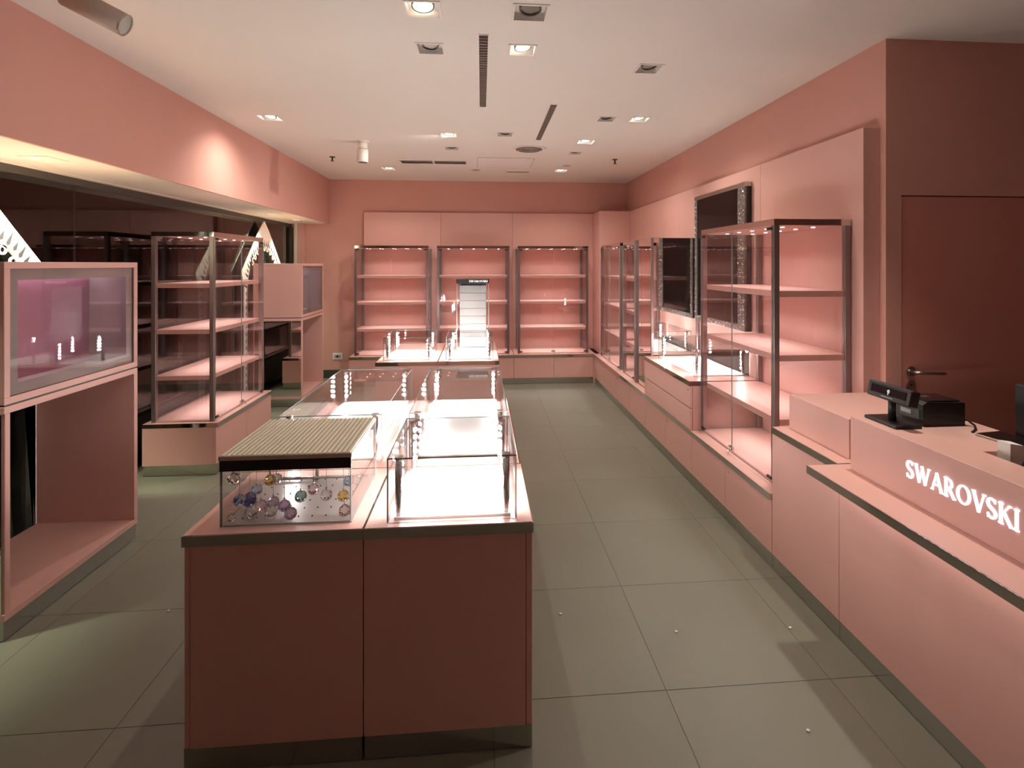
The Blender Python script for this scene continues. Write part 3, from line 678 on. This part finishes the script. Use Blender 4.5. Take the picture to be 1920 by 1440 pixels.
# ================================================================== LEFT SIDE: glass cabinet, window vitrines, gabled boards
LZ = math.pi/2
base_cabinet('low pink base cabinet by the shop window on the left', (-2.01, 4.754, 0), LZ, 1.06, 0.535)
glass_cabinet('free-standing glass cabinet by the shop window on the left', (-2.045, 4.725, ZT), LZ, 0.93, 0.455, back=True)
def vitrine(label, yc, L):
    t = thing('window_vitrine', label, 'vitrine', (-2.01, yc, 0), LZ, 'pink framed window vitrines')
    h = L/2; D = 0.53; p = 0.030
    box('kick_plate', 'kick', t, -h+0.004, h-0.004, 0.006, D-0.006, 0.004, 0.085, bev=0)
    box('bottom_board', 'pink', t, -h, h, 0.0, D, 0.086, 0.116)
    box('leg_panel', 'pink', t, h-p, h, 0.0, D, 0.116, 0.965)
    lp = box('leg_panel', 'pink', t, -h+0.004, -h+p, 0.0, D, 0.116, 0.965)
    box('mirror', 'silver_mirror', lp, -h, -h+0.004, 0.012, D-0.012, 0.118, 0.962, bev=0)
    box('rail', 'pink', t, -h, h, 0.0, D, 0.965, 0.995)
    box('groove', 'dark_frame', t, -h+0.006, h-0.006, 0.006, D-0.006, 0.995, 1.003, bev=0)
    z0, z1 = 1.003, 1.612
    box('box_bottom', 'pink', t, -h, h, 0.0, D, z0, z0+p); box('box_top', 'pink', t, -h, h, 0.0, D, z1-p, z1)
    box('box_side', 'pink', t, -h, -h+p, 0.0, D, z0+p, z1-p); box('box_side', 'pink', t, h-p, h, 0.0, D, z0+p, z1-p)
    box('box_back', 'pink', t, -h+p, h-p, D-0.02, D, z0+p, z1-p, bev=0)
    box('inner_back', 'pink_cool_lit', t, -h+p, h-p, 0.24, 0.255, z0+p, z1-p, bev=0)
    box('inner_floor', 'white', t, -h+p, h-p, 0.02, 0.24, z0+p, z0+p+0.012, bev=0)
    box('inner_side', 'stand_grey', t, h-p-0.008, h-p, 0.02, 0.24, z0+p+0.012, z1-p, bev=0)
    box('baffle', 'stand_grey', t, -h+p, h-p, 0.016, 0.022, z1-p-0.04, z1-p, bev=0)  # added to screen the glowing strip from direct view
    box('light_strip', 'strip_cool', t, -h+p+0.04, h-p-0.04, 0.215, 0.232, z1-p-0.012, z1-p-0.002, bev=0)
    gl_ = MB().pane(-h+p, h-p, 0.006, 0.012, z0+p, z1-p).make('front_glass', ['glass_door', 'glass_edge'], t)
    bw = 0.05
    m = MB(); A, B_, C, E = -h+p+0.001, h-p-0.001, z0+p+0.001, z1-p-0.001
    m.box(A, B_, 0.0125, 0.0145, E-bw, E).box(A, B_, 0.0125, 0.0145, C, C+bw).box(A, A+bw, 0.0125, 0.0145, C+bw, E-bw).box(B_-bw, B_, 0.0125, 0.0145, C+bw, E-bw)
    m.make('frosted_border', 'frost', gl_)
    return t
vitrine('near pink window vitrine at the left edge with a lit display box', 2.860, 0.875)
vitrine('far pink window vitrine beside the back wall', 6.575, 0.81)
def gable(label, yc):
    t = thing('gable_board', label, 'decoration', (XG+0.055, yc, 0), 0, 'white gabled window boards')
    hw, ze, zp = 0.60, 1.52, 2.12
    out = [(-hw+0.06, 0.0), (-hw+0.06, 1.36), (-hw, 1.48), (-hw, ze), (-hw*0.55, 1.80), (-hw*0.22, 2.01), (0, zp),
           (hw*0.22, 2.01), (hw*0.55, 1.80), (hw, ze), (hw, 1.48), (hw-0.06, 1.36), (hw-0.06, 0.0)]
    iw = hw-0.13
    inn = [(iw, 0.0), (iw, 1.28)]+[(iw*math.cos(math.radians(a)), 1.28+(0.52 if 60 < a < 120 else 0.50)*math.sin(math.radians(a))**0.9) for a in range(12, 169, 12)]+[(-iw, 1.28), (-iw, 0.0)]
    m = MB(); m.prism(out+inn, (0.0, 0.012), 'x')
    for f in [f for f in m.bm.faces if len(f.verts) > 4]: pass
    bmesh.ops.triangulate(m.bm, faces=[f for f in m.bm.faces if len(f.verts) > 4])
    o = m.make('panel', 'board_white', t)
    # lace of dark drops and scrolls along the arch
    lc = MB()
    pts = inn[1:-1]
    n = len(pts)
    for k in range(n-1):
        for s_ in (0.0, 0.5):
            y = pts[k][0]*(1-s_)+pts[k+1][0]*s_; z = pts[k][1]*(1-s_)+pts[k+1][1]*s_
            d = Vector((y, z-1.15)).normalized(); n2 = Vector((-d.y, d.x))
            L = 0.085 if s_ else 0.06
            P = [Vector((y, z))+d*0.015, Vector((y, z))+d*0.03+n2*0.014, Vector((y, z))+d*(0.02+L), Vector((y, z))+d*0.03-n2*0.014]
            lc.prism([(q.x, q.y) for q in P], (0.0121, 0.0136), 'x')
    lc.make('lace_drops', 'board_dark', o)
    l2 = MB()
    for k in range(n-1):
        y = (pts[k][0]+pts[k+1][0])/2; z = (pts[k][1]+pts[k+1][1])/2
        l2.ring((0.004, y*0.94, z-0.01), (1, 0, 0), 0.016, 0.028, 0.008, 14)
    l2.make('lace_scrolls', 'board_white', o)
    l3 = MB()
    for s_ in (-1, 1):
        for k in range(16):
            z = 0.15+k*0.075; y = s_*(hw-0.10)
            l3.prism([(y-0.014, z), (y, z-0.028), (y+0.014, z), (y, z+0.03)], (0.0121, 0.0136), 'x')
    l3.make('post_lace', 'board_dark', o)
    return t
gable('large white gabled board in the shop window at the left picture edge', 2.86)
gable('white gabled board standing behind the far window vitrine', 6.62)

# ================================================================== CEILING FITTINGS
def downlight(x, y, s, lit, label, tilt, beam):
    t = thing('downlight', label, 'ceiling light', (x, y, H), 0, 'square ceiling downlights')
    a = s/2; b = a-0.008; dp = 0.034
    m = MB(); w_ = 0.010
    m.box(-a-0.004, a+0.004, -a-0.004, -b+0.0, -0.004, 0.0).box(-a-0.004, a+0.004, b, a+0.004, -0.004, 0.0)
    m.box(-a-0.004, -b, -b, b, -0.004, 0.0).box(b, a+0.004, -b, b, -0.004, 0.0)
    m.make('trim_frame', 'white_lamp', t)
    m = MB(); m.box(-b-0.002, -b, -b, b, 0, dp).box(b, b+0.002, -b, b, 0, dp).box(-b, b, -b-0.002, -b, 0, dp).box(-b, b, b, b+0.002, 0, dp).box(-b, b, -b, b, dp, dp+0.002)
    m.make('housing', 'white_lamp', t)
    d = Vector((tilt[0], tilt[1], -1)).normalized(); aim = d
    d = Vector((max(-0.18, min(0.18, tilt[0])), -0.16, -1)).normalized()      # the lamp head sits slightly turned in its ring
    r = b*0.72; c = Vector((0, -b*0.10, dp-0.004))
    m = MB(); m.ring(c-d*0.002, d, r*0.86, r, 0.022, 24); m.make('gimbal_ring', 'dark_frame', t)
    m = MB()
    m.disc(c+d*0.014, d, r*0.86, 24)
    m.make('lens', 'lamp_on' if lit else 'lens_off', t)
    if lit:
        lamp_spot('spot_light', c+d*0.03, aim, lit*SPOT_K, beam, 1.0 if beam > 75 else 0.7, WARM, 0.03, t)
    return t
for i, L in enumerate(LP): downlight(*L)
for x, wd2, y0, y1, n, lab in SLOTS:
    t = thing('air_slot', lab, 'vent', (x, (y0+y1)/2, H)); a, b = wd2/2, (y1-y0)/2
    m = MB(); m.box(-a-0.006, -a, -b-0.006, b+0.006, -0.003, 0.0).box(a, a+0.006, -b-0.006, b+0.006, -0.003, 0.0).box(-a, a, -b-0.006, -b, -0.003, 0).box(-a, a, b, b+0.006, -0.003, 0)
    m.make('frame', 'white_lamp', t)
    box('duct', 'vent_dark', t, -a, a, -b, b, 0.05, 0.055, bev=0)
    MB().box(-a-0.001, -a, -b, b, 0, 0.05).box(a, a+0.001, -b, b, 0, 0.05).make('duct_wall', 'vent_grey', t)
    f0 = box('fin', 'vent_grey', t, -a, a, -0.003, 0.003, 0.002, 0.030, bev=0); f0.location = (0, -b+2*b/n*0.5, 0)
    for k in range(1, n): copy_of(f0, t, loc=(0, -b+2*b/n*(k+0.5), 0))
t = thing('ceiling_grille', 'wide rectangular two-part air grille in the ceiling near the back wall', 'vent', ((GR[0]+GR[1])/2, (GR[2]+GR[3])/2, H))
a, b = (GR[1]-GR[0])/2, (GR[3]-GR[2])/2
m = MB(); m.box(-a, a, -b, -b+0.02, -0.006, 0).box(-a, a, b-0.02, b, -0.006, 0).box(-a, -a+0.02, -b+0.02, b-0.02, -0.006, 0).box(a-0.02, a, -b+0.02, b-0.02, -0.006, 0).box(-0.012, 0.012, -b+0.02, b-0.02, -0.006, 0)
m.make('frame', 'white_lamp', t); box('duct', 'vent_dark', t, -a+0.02, a-0.02, -b+0.02, b-0.02, 0.06, 0.064, bev=0)
s0 = MB().prism([(-0.002, 0.004), (0.002, 0.004), (0.014, 0.024), (0.010, 0.024)], (-a+0.02, a-0.02), 'x').make('slat', 'vent_grey', t, (0, -b+0.035, 0))
for k in range(1, 8): copy_of(s0, t, loc=(0, -b+0.035+k*0.0215, 0))
t = thing('round_vent', 'round ceiling vent with concentric rings', 'vent', (VC.x, VC.y, H))
MB().ring((0, 0, -0.010), (0, 0, 1), VR*0.80, VR, 0.010, 32).make('rim', 'white_lamp', t)
MB().disc((0, 0, -0.002), (0, 0, -1), VR*0.8, 32).make('throat', 'vent_dark', t)
for k in range(4): MB().ring((0, 0, -0.008-0.003*k), (0, 0, 1), VR*(0.14+0.16*k), VR*(0.20+0.16*k), 0.006+0.003*k, 28).make('ring', 'vent_grey', t)
t = thing('access_hatch', 'flush square access hatch in the ceiling near the back wall', 'hatch', (0.28, 6.28, H))
box('leaf', 'ceiling', t, -0.32, 0.32, -0.30, 0.30, -0.003, 0.0, bev=0.001)
m = MB()
for q in ((-0.326, 0.326, -0.306, -0.302), (-0.326, 0.326, 0.302, 0.306), (-0.326, -0.322, -0.302, 0.302), (0.322, 0.326, -0.302, 0.302)): m.box(*q, -0.0025, 0)
m.make('joint', 'vent_grey', t)
p = at_z(971, 319.5, H)
t = thing('ceiling_box', 'flat pale box on the ceiling behind the access hatch', 'box', (p.x, p.y, H))
box('shell', 'white_lamp', t, -0.155, 0.155, -0.05, 0.05, -0.020, 0.0, bev=0.003); box('face', 'vent_grey', t, -0.14, 0.14, -0.04, 0.04, -0.022, -0.020, bev=0)
for px, pyy, lab in ((623, 297, 'small sprinkler on the ceiling left of the hanging cylinder spot'), (1153, 302, 'small sprinkler on the ceiling near the back right corner')):
    p = at_z(px, pyy-3, H); t = thing('sprinkler', lab, 'sprinkler', (p.x, p.y, H), 0, 'ceiling sprinklers')
    MB().ring((0, 0, -0.006), (0, 0, 1), 0.0, 0.032, 0.006, 18).make('rose', 'dark_frame', t)
    MB().tube([(0, 0, -0.004), (0, 0, -0.045)], 0.009, 10).make('stem', 'dark_frame', t); MB().ring((0, 0, -0.05), (0, 0, 1), 0.0, 0.020, 0.004, 14).make('plate', 'dark_frame', t)
p = at_z(680, 265, H)
t = thing('cylinder_spot', 'pale cylinder spotlight hanging straight down from the far left ceiling', 'spotlight', (p.x, p.y, H))
MB().ring((0, 0, -0.012), (0, 0, 1), 0.0, 0.062, 0.012, 24).make('canopy', 'white_lamp', t)
MB().tube([(0, 0, -0.01), (0, 0, -0.075)], 0.046, 20).make('joint', 'white_lamp', t)
MB().tube([(0, 0, -0.08), (0, 0, -0.205)], 0.052, 24).make('barrel', 'white_lamp', t); MB().disc((0, 0, -0.2055), (0, 0, -1), 0.047, 24).make('mouth', 'vent_dark', t)
t = thing('cylinder_spot', 'large tilted cylinder spotlight at the upper left corner', 'spotlight', (-1.72, 2.46, H))
e = Vector((-1.574+1.72, 2.49-2.46, 2.66-H)); bk = Vector((-0.065, -0.01, -0.005))+Vector((0, 0, -0.03)); ax = (e-bk).normalized()
MB().tube([bk, e], 0.050, 28).make('barrel', 'lamp_body', t)
MB().ring(e, ax, 0.043, 0.050, 0.006, 28).make('rim', 'steel', t); MB().disc(e+ax*0.001, ax, 0.0455, 28).make('lens', 'lens_tube', t)
MB().tube([(0, 0, -0.001), (0, 0, -0.07)], 0.012, 10).make('stem', 'lamp_body', t); MB().ring((0, 0, -0.01), (0, 0, 1), 0, 0.05, 0.01, 20).make('canopy', 'lamp_body', t)
# window soffit spots
for k, (y, lab) in enumerate(((2.25, 'recessed window spot in the soffit above the near vitrine front'), (3.09, 'recessed window spot in the soffit above the near gabled board'),
                 (6.25, 'recessed window spot in the soffit before the far gabled board'), (7.05, 'recessed window spot in the soffit next to the back wall'))):
    x = XBH-0.235
    t = thing('soffit_spot', lab, 'ceiling light', (x, y, ZBH), 0, 'window soffit spots')
    m = MB(); s = 0.075
    m.box(-s, s, -s, -s+0.03, -0.004, 0).box(-s, s, s-0.03, s, -0.004, 0).box(-s, -s+0.03, -s+0.03, s-0.03, -0.004, 0).box(s-0.03, s, -s+0.03, s-0.03, -0.004, 0)
    m.make('trim_frame', 'trim_cream', t)
    MB().ring((0, 0, 0.060), (0, 0, 1), 0.0, 0.034, 0.006, 20).make('lens', 'lamp_soft', t)
    lamp_spot('spot_light', (0, 0, 0.004), (-0.30, 0.0 if k % 2 else 0.12, -1), WINDOW_W*(0.7, 1.0, 0.4, 0.4)[k], 82, 0.7, (0.93, 1.0, 0.74), 0.03, t)

# crumbs on the floor
for px, pyy, lab in ((1051, 1152, 'white crumb on the floor beside the near island'), (1268, 1185, 'white crumb on the floor in the middle of the aisle'),
                     (1515, 1371, 'pale crumb on the floor near the cash desk'), (316, 1146, 'pale chip on the floor left of the near island'), (1482, 1178, 'tiny pale crumb on the floor by the cash desk plinth')):
    p = at_z(px, pyy, 0); m = MB(); bmesh.ops.create_icosphere(m.bm, subdivisions=1, radius=0.0065)
    for v in m.bm.verts: v.co.z = max(v.co.z*0.6+0.003, 0.0); v.co.x *= random.uniform(0.8, 1.3)
    tag(m.make('crumb', 'dust', None, (p.x, p.y, 0.0)), lab, 'crumb', 'crumbs on the floor')
